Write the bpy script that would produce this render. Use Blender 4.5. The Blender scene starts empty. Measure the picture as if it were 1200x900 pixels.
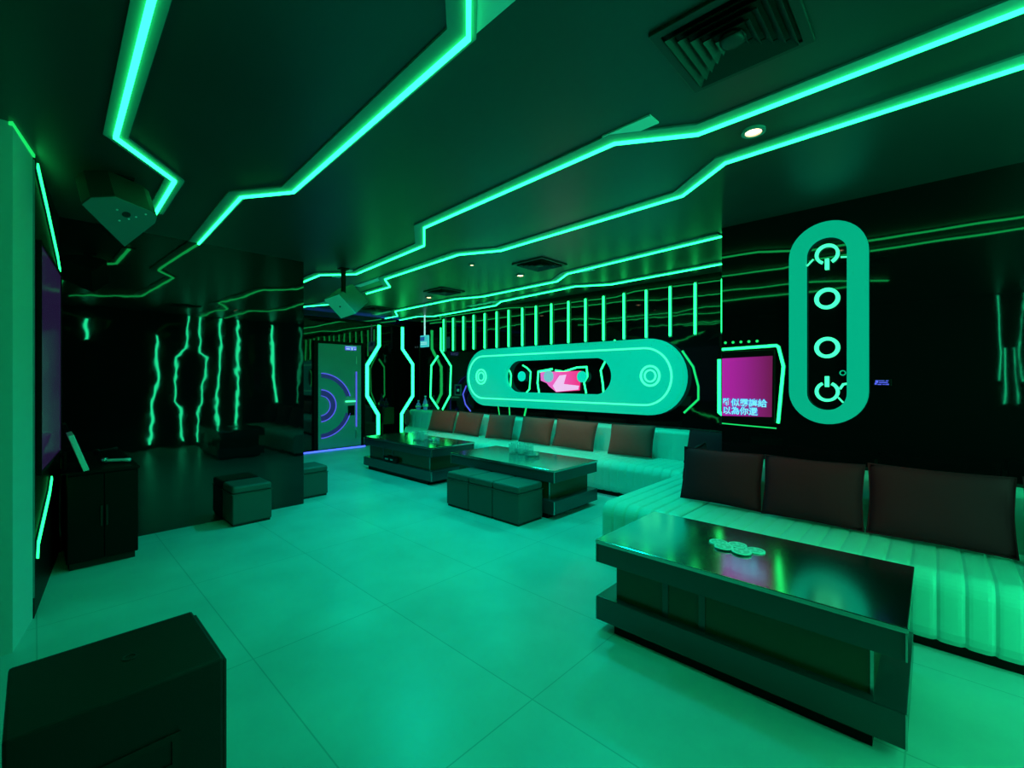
import bpy, bmesh, math, random
from mathutils import Vector, Matrix
random.seed(7)
C = bpy.context.scene.collection
SC = bpy.context.scene
PI = math.pi

# ------------------------------------------------------------------ camera maths (1200 x 900 frame)
FOC, PX0, PY0, CAMZ, YAW = 526.0, 600.0, 444.0, 1.4, math.radians(43.2)
_c, _s = math.cos(YAW), math.sin(YAW)
def ray(px, py):
    u = (px - PX0) / FOC; v = (PY0 - py) / FOC
    return Vector((u * _c - _s, u * _s + _c, v))
def on_x(px, py, x):
    d = ray(px, py); t = x / d.x; return Vector((x, d.y * t, CAMZ + d.z * t))
def on_y(px, py, y):
    d = ray(px, py); t = y / d.y; return Vector((d.x * t, y, CAMZ + d.z * t))

# ------------------------------------------------------------------ materials
def mat(name, col, rough=0.5, metal=0.0, spec=0.5, ior=1.5, emit=None, es=0.0, trans=0.0, coat=0.0):
    m = bpy.data.materials.new(name); m.use_nodes = True
    b = m.node_tree.nodes['Principled BSDF']
    b.inputs['Base Color'].default_value = (*col, 1)
    b.inputs['Roughness'].default_value = rough
    b.inputs['Metallic'].default_value = metal
    b.inputs['Specular IOR Level'].default_value = spec
    b.inputs['IOR'].default_value = ior
    b.inputs['Transmission Weight'].default_value = trans
    b.inputs['Coat Weight'].default_value = coat
    if emit:
        b.inputs['Emission Color'].default_value = (*emit, 1)
        b.inputs['Emission Strength'].default_value = es
    return m
def nodes(m):
    return m.node_tree.nodes, m.node_tree.links, m.node_tree.nodes['Principled BSDF']
def add_bump(m, scale, strength, dist=0.01, detail=2.0, stretch=(1, 1, 1)):
    n, l, b = nodes(m)
    tc = n.new('ShaderNodeTexCoord'); mp = n.new('ShaderNodeMapping'); mp.inputs['Scale'].default_value = stretch
    nz = n.new('ShaderNodeTexNoise'); nz.inputs['Scale'].default_value = scale; nz.inputs['Detail'].default_value = detail
    bp = n.new('ShaderNodeBump'); bp.inputs['Strength'].default_value = strength; bp.inputs['Distance'].default_value = dist
    l.new(tc.outputs['Object'], mp.inputs[0]); l.new(mp.outputs[0], nz.inputs['Vector'])
    l.new(nz.outputs['Fac'], bp.inputs['Height']); l.new(bp.outputs[0], b.inputs['Normal'])
def add_mottle(m, scale, c1, c2, detail=4.0, lo=0.35, hi=0.65):
    n, l, b = nodes(m)
    tc = n.new('ShaderNodeTexCoord')
    nz = n.new('ShaderNodeTexNoise'); nz.inputs['Scale'].default_value = scale; nz.inputs['Detail'].default_value = detail
    cr = n.new('ShaderNodeValToRGB')
    cr.color_ramp.elements[0].position = lo; cr.color_ramp.elements[0].color = (*c1, 1)
    cr.color_ramp.elements[1].position = hi; cr.color_ramp.elements[1].color = (*c2, 1)
    l.new(tc.outputs['Object'], nz.inputs['Vector']); l.new(nz.outputs['Fac'], cr.inputs[0]); l.new(cr.outputs[0], b.inputs['Base Color'])

LEDC = (0.012, 1.0, 0.19)
TUBEC = (0.012, 1.0, 0.17)
M = {}
M['led'] = mat('led_green', (.1, .1, .1), emit=LEDC, es=6.8)
M['led_side'] = mat('led_green_bright', (.1, .1, .1), emit=(.015, 1.0, .38), es=24.0)
M['tube'] = mat('neon_tube_green', (.1, .1, .1), emit=TUBEC, es=4.2)
M['edge_led'] = mat('edge_led_green', (.1, .1, .1), emit=TUBEC, es=.8)
M['acrylic'] = mat('backlit_acrylic', (.10, .10, .10), rough=.35, emit=(.0, .47, .29), es=1.12)
M['acrylic_oval'] = mat('backlit_acrylic_frame', (.08, .08, .08), rough=.35, emit=(.0, .42, .23), es=.9)
M['acrylic_side'] = mat('backlit_acrylic_side', (.25, .25, .25), rough=.45, emit=(.0, .42, .2), es=0.9)
M['ring'] = mat('ring_led', (.1, .1, .1), emit=(.05, 1.0, .42), es=1.6)
M['blue'] = mat('blue_led', (.05, .05, .1), emit=(.05, .09, 1.0), es=3.0)
M['blue_bright'] = mat('blue_led_bright', (.05, .05, .1), emit=(.04, .12, 1.0), es=14.0)
M['blue_soft'] = mat('violet_led', (.05, .05, .1), emit=(.10, .10, .95), es=.9)
M['channel'] = mat('white_led_channel', (.20, .25, .27), rough=.5)
M['stub'] = mat('white_strip_end', (.8, .84, .84), rough=.5)
M['ceiling'] = mat('dark_ceiling_paint', (.03, .034, .036), rough=.36)
add_mottle(M['ceiling'], .8, (.026, .029, .03), (.034, .037, .038))
M['black'] = mat('black_mirror_panel', (.003, .003, .004), rough=.03, ior=1.47)
add_bump(M['black'], 1.7, .11, .02, 3.0, (1, 1, 1))
M['black_wall'] = mat('black_gloss_wall', (.003, .003, .004), rough=.03, ior=1.5)
add_bump(M['black_wall'], 2.4, .07, .02, 1.0)
M['black_satin'] = mat('black_satin', (.003, .003, .0035), rough=.45, spec=.2, ior=1.3)
M['black_matte'] = mat('black_matte', (.006, .006, .006), rough=.8)
M['sofa'] = mat('pale_leather', (.46, .66, .60), rough=.42)
add_bump(M['sofa'], 60, .05, .002)
M['cushion'] = mat('maroon_satin', (.72, .06, .055), rough=.62, spec=.2)
add_bump(M['cushion'], 9, .35, .015, 3)
M['cushion_grey'] = mat('plum_grey_velvet', (.34, .012, .022), rough=.8, spec=.08)
add_bump(M['cushion_grey'], 7, .35, .015, 3)
M['wood'] = mat('dark_gloss_laminate', (.020, .018, .016), rough=.14)
add_bump(M['wood'], 5, .02, .004, 2, (1, 9, 9))
M['table_top'] = mat('black_glass_top', (.004, .005, .005), rough=.15, ior=8.0)
M['table_side'] = mat('blue_tinted_laminate', (.026, .034, .042), rough=.25, ior=1.7)  # bluish tint in the laminate stands in for low blue light
M['table_core'] = mat('dark_wood_core', (.07, .05, .02), rough=.25)
M['steel'] = mat('brushed_steel', (.55, .55, .55), rough=.3, metal=1.0)
M['leather'] = mat('dark_leatherette', (.06, .072, .066), rough=.5)
add_bump(M['leather'], 90, .08, .002)
M['seam'] = mat('seam_dark', (.015, .015, .015), rough=.8)
M['speaker'] = mat('speaker_paint', (.16, .17, .16), rough=.55)
M['speaker_pale'] = mat('speaker_paint_pale', (.9, .92, .9), rough=.5)
M['speaker_dark'] = mat('grille_and_shade_black', (.012, .012, .012), rough=.7)  # grille cloth; also shade put into the big speaker's cabinet colour
M['sub'] = mat('carpet_black', (.009, .009, .010), rough=.5, ior=1.35)
add_bump(M['sub'], 160, .2, .002)
M['white_paint'] = mat('white_wall_paint', (.56, .58, .56), rough=.6)
M['glass'] = mat('clear_glass', (.92, .97, .95), rough=.03, ior=1.48, trans=.85)
M['coaster'] = mat('frosted_coaster', (.92, .95, .93), rough=.3)
M['coaster_in'] = mat('coaster_print', (.50, .62, .57), rough=.3)
M['door'] = mat('dark_green_door', (.34, .36, .34), rough=.4)
M['door_groove'] = mat('door_groove', (.02, .02, .05), rough=.4, emit=(.012, .014, .13), es=.8)  # emission puts the ring lights' blue glow into the groove
M['vent'] = mat('vent_black', (.018, .02, .02), rough=.5)
M['white'] = mat('white_plastic', (.8, .8, .8), rough=.4)
M['warm'] = mat('warm_lamp', (.5, .4, .3), emit=(1.0, .62, .30), es=9.0)
M['sign'] = mat('sign_cyan', (.2, .4, .45), rough=.4, emit=(.05, .55, .62), es=.8)
M['sign_dark'] = mat('sign_text_blue', (.02, .05, .2), emit=(.02, .10, .45), es=.6)
M['sign_lite'] = mat('sign_text_pale', (.4, .5, .5), emit=(.35, .75, .8), es=.9)
M['tv_dark'] = mat('dim_projection_screen', (.02, .015, .03), rough=.12, emit=(.020, .008, .05), es=.6)
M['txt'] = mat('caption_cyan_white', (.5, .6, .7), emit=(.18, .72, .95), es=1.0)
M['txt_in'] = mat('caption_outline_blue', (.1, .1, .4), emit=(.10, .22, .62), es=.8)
M['dial'] = mat('teal_disc', (.1, .2, .2), rough=.4, emit=(.0, .62, .42), es=1.0)
M['dial_grey'] = mat('blue_grey_disc', (.1, .2, .2), rough=.4, emit=(.16, .42, .50), es=1.0)

# floor tiles: large pale stone tiles with fine joints
fm = mat('pale_stone_tiles', (.6, .6, .58), rough=.34)
n, l, b = nodes(fm)
tc = n.new('ShaderNodeTexCoord'); mp = n.new('ShaderNodeMapping'); mp.inputs['Location'].default_value = (1.28 - .003, -1.49 + .74 * 4, 0)
br = n.new('ShaderNodeTexBrick'); br.offset = 0.0; br.inputs['Scale'].default_value = 1.0
br.inputs['Brick Width'].default_value = 1.20; br.inputs['Row Height'].default_value = .74
br.inputs['Mortar Size'].default_value = .0035; br.inputs['Mortar Smooth'].default_value = .3
br.inputs['Color1'].default_value = (.62, .63, .60, 1); br.inputs['Color2'].default_value = (.58, .59, .57, 1); br.inputs['Mortar'].default_value = (.42, .43, .41, 1)
nz = n.new('ShaderNodeTexNoise'); nz.inputs['Scale'].default_value = 1.7; nz.inputs['Detail'].default_value = 6
cr = n.new('ShaderNodeValToRGB'); cr.color_ramp.elements[0].position = .3; cr.color_ramp.elements[0].color = (.72, .72, .72, 1); cr.color_ramp.elements[1].position = .7; cr.color_ramp.elements[1].color = (1, 1, 1, 1)
mx = n.new('ShaderNodeMixRGB'); mx.blend_type = 'MULTIPLY'; mx.inputs[0].default_value = .8
l.new(tc.outputs['Object'], mp.inputs[0]); l.new(mp.outputs[0], br.inputs['Vector']); l.new(tc.outputs['Object'], nz.inputs['Vector'])
l.new(nz.outputs['Fac'], cr.inputs[0]); l.new(br.outputs['Color'], mx.inputs[1]); l.new(cr.outputs[0], mx.inputs[2]); l.new(mx.outputs[0], b.inputs['Base Color'])
M['floor'] = fm

# mirrored screen pictures: the reflection is put into emission as a soft gradient
def mirrored_picture_mat(name, ca, cb, cc, es):
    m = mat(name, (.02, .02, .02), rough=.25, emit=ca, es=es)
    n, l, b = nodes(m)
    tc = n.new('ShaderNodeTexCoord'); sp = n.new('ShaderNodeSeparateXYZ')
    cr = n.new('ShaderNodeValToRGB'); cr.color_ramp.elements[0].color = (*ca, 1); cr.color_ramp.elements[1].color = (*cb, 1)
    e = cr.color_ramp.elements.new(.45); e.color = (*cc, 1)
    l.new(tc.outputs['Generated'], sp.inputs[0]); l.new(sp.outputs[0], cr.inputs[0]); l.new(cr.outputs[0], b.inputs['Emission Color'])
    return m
M['refl_magenta'] = mirrored_picture_mat('magenta_reflection', (.42, .004, .36), (.14, .0, .07), (.30, .004, .25), 1.0)
M['refl_pink'] = mirrored_picture_mat('pink_reflection', (.75, .16, .62), (.85, .025, .22), (.85, .10, .50), 1.0)
M['refl_white'] = mat('pink_reflection_pale', (.1, .1, .1), emit=(.85, .50, .85), es=1.0)

# ------------------------------------------------------------------ object helpers
def link(o, parent=None):
    C.objects.link(o)
    if parent is not None:
        o.parent = parent
    return o
def tag(o, label=None, cat=None, group=None, kind=None):
    if label: o['label'] = label
    if cat: o['category'] = cat
    if group: o['group'] = group
    if kind: o['kind'] = kind
    return o
def thing(name, label, cat, loc=(0, 0, 0), rz=0.0, group=None):
    o = bpy.data.objects.new(name, None); o.empty_display_size = .1
    o.location = loc; o.rotation_euler = (0, 0, rz)
    link(o); return tag(o, label, cat, group)
def finish(bm, name, m, parent=None, smooth=False, bevel=0.0, seg=2, world=True):
    bmesh.ops.remove_doubles(bm, verts=bm.verts, dist=1e-6)
    bmesh.ops.recalc_face_normals(bm, faces=bm.faces)
    if smooth:
        for f in bm.faces: f.smooth = True
    me = bpy.data.meshes.new(name); bm.to_mesh(me); bm.free()
    me.materials.append(m if not isinstance(m, str) else M[m])
    o = bpy.data.objects.new(name, me)
    link(o, parent)
    if bevel > 0:
        md = o.modifiers.new('bevel', 'BEVEL'); md.width = bevel; md.segments = seg; md.limit_method = 'ANGLE'; md.angle_limit = math.radians(40)
        if smooth is None: pass
    return o
def box(bm, x0, x1, y0, y1, z0, z1):
    v = [bm.verts.new((x, y, z)) for z in (z0, z1) for x, y in ((x0, y0), (x1, y0), (x1, y1), (x0, y1))]
    for q in ((3, 2, 1, 0), (4, 5, 6, 7), (0, 1, 5, 4), (1, 2, 6, 5), (2, 3, 7, 6), (3, 0, 4, 7)):
        bm.faces.new([v[i] for i in q])
def boxo(name, m, parent, x0, x1, y0, y1, z0, z1, bevel=0.0, seg=2):
    bm = bmesh.new(); box(bm, x0, x1, y0, y1, z0, z1); return finish(bm, name, m, parent, bevel=bevel, seg=seg)
def prism(bm, pts, f0, f1):
    """pts: list of 2D points, f0/f1 map (u,v) to the two end faces"""
    a = [bm.verts.new(f0(*p)) for p in pts]; b_ = [bm.verts.new(f1(*p)) for p in pts]
    n = len(pts)
    bm.faces.new(a[::-1]); bm.faces.new(b_)
    for i in range(n):
        bm.faces.new((a[i], a[(i + 1) % n], b_[(i + 1) % n], b_[i]))
def offset_path(pts, d, closed=False):
    out = []; n = len(pts)
    for i in range(n):
        p = Vector(pts[i])
        if closed: a, c = Vector(pts[i - 1]), Vector(pts[(i + 1) % n])
        else: a = Vector(pts[i - 1]) if i else None; c = Vector(pts[i + 1]) if i < n - 1 else None
        d1 = (p - a).normalized() if a is not None else None
        d2 = (c - p).normalized() if c is not None else None
        if d1 is None: d1 = d2
        if d2 is None: d2 = d1
        n1 = Vector((-d1.y, d1.x)); n2 = Vector((-d2.y, d2.x))
        nn = (n1 + n2).normalized()
        k = 1.0 / max(.4, nn.dot(n1))
        out.append(p + nn * d * k)
    return out
def ribbon(bm, pts, a, b_, f, n0, n1, closed=False):
    """band between offsets a and b_ along a 2D path, extruded n0..n1 along the plane normal; f(u,v,n)->xyz"""
    pts = [Vector(p) for p in pts]
    A = offset_path(pts, a, closed); B = offset_path(pts, b_, closed)
    rows = []
    for p, q in zip(A, B):
        rows.append([bm.verts.new(f(p.x, p.y, n0)), bm.verts.new(f(q.x, q.y, n0)), bm.verts.new(f(q.x, q.y, n1)), bm.verts.new(f(p.x, p.y, n1))])
    n = len(rows)
    for i in range(n if closed else n - 1):
        r, s = rows[i], rows[(i + 1) % n]
        for k in range(4):
            bm.faces.new((r[k], r[(k + 1) % 4], s[(k + 1) % 4], s[k]))
    if not closed:
        bm.faces.new(rows[0]); bm.faces.new(rows[-1][::-1])
def ribo(name, m, parent, paths, a, b_, f, n0, n1, closed=False):
    bm = bmesh.new()
    for p in paths: ribbon(bm, p, a, b_, f, n0, n1, closed)
    return finish(bm, name, m, parent)
f_back = lambda Y: (lambda u, v, n: (u, Y - n - .003, v))   # plane facing -Y
f_fore = lambda Y: (lambda u, v, n: (u, Y + n + .003, v))   # plane facing +Y
f_side = lambda X: (lambda u, v, n: (X + n + .003, u, v))   # plane facing +X
f_sidem = lambda X: (lambda u, v, n: (X - n - .003, u, v))   # plane facing -X
f_ceil = lambda u, v, n: (u, v, 2.71 - n)
def stadium(x0, x1, z0, z1, n=16):
    w, h = x1 - x0, z1 - z0; r = min(w, h) / 2; out = []
    if w >= h:
        for k in range(n + 1): t = -PI / 2 + PI * k / n; out.append((x1 - r + r * math.cos(t), z0 + r + r * math.sin(t)))
        for k in range(n + 1): t = PI / 2 + PI * k / n; out.append((x0 + r + r * math.cos(t), z0 + r + r * math.sin(t)))
    else:
        for k in range(n + 1): t = PI * k / n; out.append((x0 + r + r * math.cos(t), z1 - r + r * math.sin(t)))
        for k in range(n + 1): t = PI + PI * k / n; out.append((x0 + r + r * math.cos(t), z0 + r + r * math.sin(t)))
    return out
def ring_solid(bm, outer, inner, f, n0, n1):
    n = len(outer)
    R = []
    for (p, q) in zip(outer, inner):
        R.append([bm.verts.new(f(*p, n0)), bm.verts.new(f(*q, n0)), bm.verts.new(f(*q, n1)), bm.verts.new(f(*p, n1))])
    for i in range(n):
        r, s = R[i], R[(i + 1) % n]
        for k in range(4): bm.faces.new((r[k], r[(k + 1) % 4], s[(k + 1) % 4], s[k]))
def circle(cx, cy, r, n=36, a0=0.0, a1=2 * PI, full=True):
    m = n if full else n + 1
    return [(cx + r * math.cos(a0 + (a1 - a0) * k / n), cy + r * math.sin(a0 + (a1 - a0) * k / n)) for k in range(m)]
def lathe(bm, prof, cx=0, cy=0, z0=0, n=24):
    rows = [[bm.verts.new((cx + r * math.cos(2 * PI * k / n), cy + r * math.sin(2 * PI * k / n), z0 + z)) for k in range(n)] for r, z in prof]
    for i in range(len(rows) - 1):
        for k in range(n): bm.faces.new((rows[i][k], rows[i][(k + 1) % n], rows[i + 1][(k + 1) % n], rows[i + 1][k]))
    bm.faces.new(rows[0][::-1]); bm.faces.new(rows[-1])
def copy_tree(o, parent=None):
    c = o.copy(); C.objects.link(c)
    if parent is not None: c.parent = parent
    for ch in [k for k in bpy.data.objects if k.parent == o]:
        copy_tree(ch, c)
    return c
def struct(name, m, *boxes, bevel=0.0):
    bm = bmesh.new()
    for b_ in boxes: box(bm, *b_)
    return tag(finish(bm, name, m, bevel=bevel), kind='structure')

# ------------------------------------------------------------------ the room
CZ = 2.71
struct('floor', 'floor', (-9.0, 1.0, -2.1, 6.6, -.1, 0))
struct('ceiling', 'ceiling', (-9.0, 1.0, -2.1, 6.6, CZ, CZ + .1))
struct('wall_back', 'black', (-8.10, -1.34, 5.75, 5.95, 0, CZ))
struct('wall_right', 'black_wall', (-1.34, 1.0, 4.09, 5.95, 0, CZ))
struct('wall_side', 'black', (.85, 1.0, -2.1, 4.09, 0, CZ))
struct('wall_left', 'black', (-5.55, -5.15, .14, 2.07, 0, CZ))
struct('wall_far', 'black_wall', (-9.0, -8.66, 1.6, 6.6, 0, CZ))
struct('wall_recess', 'black_satin', (-8.66, -8.0, 6.40, 6.6, 0, CZ), (-8.10, -8.0, 5.95, 6.40, 0, CZ))
struct('wall_corridor', 'black_satin', (-8.66, -5.55, 1.6, 1.75, 0, CZ))
struct('wall_near', 'black_satin', (-4.2, .85, -2.1, -1.9, 0, CZ))
# projection wall beside the pier (slightly splayed) and the white pier itself
bm = bmesh.new()
prism(bm, [(-3.83, 0.0), (-5.55, .18), (-5.55, -.3), (-3.83, -.3)], lambda u, v: (u, v, 0), lambda u, v: (u, v, CZ))
tag(finish(bm, 'wall_screen', 'black_satin'), kind='structure')
bm = bmesh.new()
prism(bm, [(-3.83, -.005), (-3.43, -.075), (-3.455, -1.9), (-3.9, -1.9)], lambda u, v: (u, v, 0), lambda u, v: (u, v, CZ))
tag(finish(bm, 'wall_pier', 'white_paint'), kind='structure')
bm = bmesh.new(); ribbon(bm, [(-3.455, -.10), (-3.43, -.079), (-3.83, -.003)], 0, -.008, f_ceil, 0, .018)
tag(finish(bm, 'trim_1', 'edge_led'), kind='structure')
boxo('trim_2', 'channel', None, -3.836, -3.828, -.005, .003, .12, CZ - .03)
bpy.data.objects['trim_2']['kind'] = 'structure'
# skirting on the far wall and the joint of the recess
struct('trim_3', 'black_satin', (-8.13, -8.09, 5.71, 5.75, 0, 2.1))

# ------------------------------------------------------------------ ceiling light lines
def led_line(label, path, stubs=(), w0=-.016, w1=.085, led=.0075):
    t = thing('led_strip', label, 'led light', (path[0][0], path[0][1], CZ), 0, 'green light lines in the ceiling')
    off = Vector(t.location)
    f = lambda u, v, n: (u - off.x, v - off.y, 2.71 - n - off.z)
    ribo('channel', 'channel', t, [path], w0, w1, f, 0.0, .010)
    for s in stubs: ribo('channel', 'stub', t, [s], w0 + .008, w1, f, 0.0, .0085)
    ribo('diffuser', 'led', t, [path], -led, led, f, .010, .024)
    return t
L1 = [(-.7, .25), (-3.2, .30), (-3.62, .63), (-4.45, .65)]
L2 = [(-.45, .40), (-1.288, 1.13), (-3.24, 1.23), (-3.60, 1.01), (-5.14, 1.08)]
L3 = [(.84, 2.36), (-.65, 2.40), (-.91, 2.406), (-1.28, 2.186), (-3.185, 2.29), (-3.608, 2.595), (-5.213, 2.727), (-5.582, 2.443), (-6.30, 2.47)]
L4 = [(.84, 2.79), (-.91, 2.838), (-1.294, 3.141), (-3.185, 3.228), (-3.61, 3.03), (-5.203, 3.124), (-5.58, 3.432), (-6.287, 3.46)]
L5 = [(-1.40, 4.28), (-3.29, 4.503), (-3.646, 4.76), (-5.171, 4.839), (-5.669, 4.68), (-7.532, 4.743), (-8.05, 5.13), (-8.58, 5.16)]
L6 = [(-1.40, 5.28), (-3.226, 5.42), (-3.662, 5.193), (-5.291, 5.362), (-5.63, 5.58), (-7.55, 5.67), (-7.79, 5.455), (-8.58, 5.52)]
L7 = [(-7.10, 3.60), (-7.70, 3.507), (-8.20, 3.32), (-8.60, 3.33)]
led_line('zigzag green light line ending above the big hanging speaker at upper left', L1, (), -.05, .05, .011)
led_line('green ceiling light line that ends at the top of the black partition wall', L2, [[(-1.02, 1.11), (-1.30, 1.122)]], -.03, .08, .009)
led_line('long green ceiling light line passing next to the large air vent and warm downlight', L3, [[(-1.02, 2.17), (-1.30, 2.178)], [(-5.1, 2.66), (-5.6, 2.69)]])
led_line('second long green ceiling light line, just beyond the warm downlight', L4, [[(-5.2, 3.12), (-5.92, 3.16)]])
led_line('green ceiling light line passing between the small square vents and the back wall', L5, [[(-3.20, 4.50), (-2.95, 4.515)], [(-7.5, 4.74), (-8.3, 4.78)]])
led_line('green ceiling light line closest to the row of upright tubes on the back wall', L6, [[(-5.3, 5.36), (-6.1, 5.40)]])
led_line('short green ceiling light line near the far double door', L7, [[(-7.3, 3.45), (-7.9, 3.42)]])

# ------------------------------------------------------------------ upright tubes on the back wall
XT = [-7.292 + .3165 * k for k in range(18)]
ORD = ['leftmost', 'second', 'third', 'fourth', 'fifth', 'sixth', 'seventh', 'eighth', 'ninth', 'tenth', 'eleventh', 'twelfth', 'thirteenth', 'fourteenth', 'fifteenth', 'sixteenth', 'seventeenth', 'last']
XREAL = [-7.292, -6.992, -6.68, -6.382, -6.075, -5.76, -5.462, -5.138, -4.832, -4.508, -4.169, -3.851, -3.535, -3.202, -2.864, -2.527, -2.200, -1.87]
t0 = None
def tube_at(x, lab):
    global t0
    if t0 is None:
        t = thing('neon_tube', lab, 'neon light', (x, 5.75, 1.95), 0, 'upright green tubes above the long glowing panel')
        bm = bmesh.new(); ribbon(bm, [(0, 0), (0, .68)], -.022, .022, lambda u, v, n: (u, -n, v), 0.003, .012); finish(bm, 'mounting_strip', 'channel', t)
        bm = bmesh.new(); lathe(bm, [(.004, .012), (.015, .02), (.015, .66), (.004, .668)], 0, -.026, 0, 12); finish(bm, 'tube', 'tube', t, smooth=True)
        t0 = t
    else:
        t = copy_tree(t0); t.location = (x, 5.75, 1.95); t['label'] = lab
    return t
for k, x in enumerate(XREAL):
    lab = ('%s green upright tube from the left above the long glowing panel' % ORD[k]) if 0 < k < 17 else \
        ('leftmost green upright tube on the back wall, beside the hexagon light' if k == 0 else 'rightmost green upright tube on the back wall, half behind the wall corner')
    tube_at(x, lab)

# ------------------------------------------------------------------ long glowing stadium panel on the back wall
YB = 5.75
mq = thing('light_panel', 'long horizontal rounded glowing green panel with a window on the back wall', 'light panel', (-4.39, YB, 1.427))
F = lambda u, v, n: (u + 4.39, -n, v - 1.427)
OUT = stadium(-6.49, -2.29, .912, 1.941, 20); INN = stadium(-5.47, -3.36, 1.17, 1.71, 20)
bm = bmesh.new(); ring_solid(bm, OUT, INN, F, .026, .10); finish(bm, 'body', 'acrylic', mq)
for x in (-6.1, -2.7): boxo('wall_mount', 'black_satin', mq, x + 4.39 - .1, x + 4.39 + .1, -.026, -.003, -.1, .1)
bm = bmesh.new(); ribbon(bm, stadium(-6.47, -2.31, .932, 1.921, 20), -.006, .006, F, .1, .103, True); finish(bm, 'edge_trim', 'acrylic_side', mq)
bm = bmesh.new(); ribbon(bm, stadium(-6.43, -2.47, 1.045, 1.815, 20), -.012, .012, F, .10, .112, True); finish(bm, 'light_outline', 'ring', mq)
for cx in (-2.766, -6.083):
    bm = bmesh.new(); ring_solid(bm, circle(cx, 1.44, .145), circle(cx, 1.44, .118), F, .10, .114); rg = finish(bm, 'light_ring', 'ring', mq)
    bm = bmesh.new(); ring_solid(bm, circle(cx, 1.44, .088), circle(cx, 1.44, .066), F, .10, .112); finish(bm, 'inner_ring', 'ring', rg)
# inside the window, on the black wall
wl = thing('neon_line', 'left wavy green neon line inside the window of the long panel', 'neon light', (-5.3, YB, 1.17), 0, 'neon lines in the panel window')
def neon(name, label, pts, f, w=.012, m='tube', group=None, cat='neon light', dep=.012):
    o = Vector(f(pts[0][0], pts[0][1], 0))
    t = thing(name, label, cat, o, 0, group)
    bm = bmesh.new()
    ribbon(bm, pts, -w * 1.5, w * 1.5, lambda u, v, n: Vector(f(u, v, n)) - o, 0, .004); finish(bm, 'mounting_strip', 'channel', t)
    bm = bmesh.new()
    ribbon(bm, pts, -w, w, lambda u, v, n: Vector(f(u, v, n)) - o, .004, dep); finish(bm, 'tube', m, t)
    return t
bpy.data.objects.remove(wl)
def bk(*pp): return [(on_y(px, py, YB - .02).x, on_y(px, py, YB - .02).z) for px, py in pp]
G = 'neon lines in the window of the long panel'
neon('neon_line', 'leftmost bent green neon line in the window of the long panel', bk((597, 463), (598.5, 440), (597.5, 436), (592.5, 429), (594, 424)), f_back(YB), .012, group=G)
neon('neon_line', 'hooked green neon line between the first disc and the pink reflection', bk((614, 463), (620, 456), (621.5, 436), (617, 431), (612, 428)), f_back(YB), .010, group=G)
neon('neon_line', 'straight mirrored green outline just left of the pink reflection', bk((631.5, 462), (629.5, 449), (630.5, 435.5), (647, 432.5)), f_back(YB), .014, group=G)  # reflected screen outline built as a glowing tube
neon('neon_line', 'wavy mirrored green outline over the top and right of the pink reflection', bk((650, 434), (660, 435.5), (676, 430.5), (687, 430), (688, 441), (684, 448), (686.5, 461)), f_back(YB), .012, group=G)  # rest of the reflected outline, also glowing geometry
neon('neon_line', 'rightmost bent green neon line in the window of the long panel', bk((707, 463), (706, 450), (703.5, 434), (709, 423)), f_back(YB), .012, group=G)
pk = thing('screen_reflection', 'pink and white mirror reflection built as a small glowing screen in the window of the long panel', 'screen', (-4.1, YB, 1.43))  # mirror image of a screen, built as a glowing sheet
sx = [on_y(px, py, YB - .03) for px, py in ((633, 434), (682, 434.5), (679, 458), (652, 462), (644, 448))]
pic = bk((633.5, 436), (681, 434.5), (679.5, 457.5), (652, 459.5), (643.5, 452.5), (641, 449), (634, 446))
bm = bmesh.new(); prism(bm, pic, lambda u, v: (u + 4.1, -.019, v - 1.43), lambda u, v: (u + 4.1, -.026, v - 1.43)); finish(bm, 'screen', 'refl_pink', pk)
bm = bmesh.new(); prism(bm, bk((648, 452), (656, 440), (664, 439), (661, 450), (679, 452), (678, 456.5), (652, 459)), lambda u, v: (u + 4.1, -.026, v - 1.43), lambda u, v: (u + 4.1, -.028, v - 1.43)); finish(bm, 'picture_highlight', 'refl_white', pk)
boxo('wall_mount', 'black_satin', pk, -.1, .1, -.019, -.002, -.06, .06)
for (px, py, r, m_, lab) in ((611, 441, .085, 'dial', 'teal round disc in the left part of the panel window'), (642.5, 441, .095, 'dial_grey', 'pale blue round disc overlapping the left of the pink reflection'), (681.5, 441.5, .085, 'dial', 'teal round disc at the right edge of the pink reflection')):
    p = on_y(px, py, YB - .07)
    t = thing('disc', lab, 'disc', (p.x, YB, p.z), 0, 'round discs in the panel window')
    bm = bmesh.new(); prism(bm, circle(0, 0, r, 28), lambda u, v: (u, -.055, v), lambda u, v: (u, -.07, v)); finish(bm, 'face', m_, t)
    bm = bmesh.new(); prism(bm, circle(0, 0, .02, 12), lambda u, v: (u, -.030, v), lambda u, v: (u, -.055, v)); finish(bm, 'stem', 'black_satin', t)
# neon below / beside the long panel
G = 'green neon lines on the black walls'
neon('neon_line', 'short green neon line under the left half of the long panel', bk((583, 474), (585, 488)), f_back(YB), .008, 'edge_led', group=G)
neon('neon_line', 'forked green neon line under the long panel above the third cushion', bk((596, 473), (597, 489)), f_back(YB), .010, 'edge_led', group=G)
neon('neon_line', 'slanted green neon line under the long panel above the fourth cushion', bk((617, 474), (614, 487.5)), f_back(YB), .014, 'edge_led', group=G)
neon('neon_line', 'bent green neon line right of the long panel near its round end', bk((799, 411), (812, 430), (818, 453), (818, 468), (801, 484)), f_back(YB), .011, 'edge_led', group=G)
neon('neon_line', 'short green neon line on top edge of the long panel near its right half', bk((719, 404), (720, 398)), f_back(YB), .012, group=G)
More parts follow.
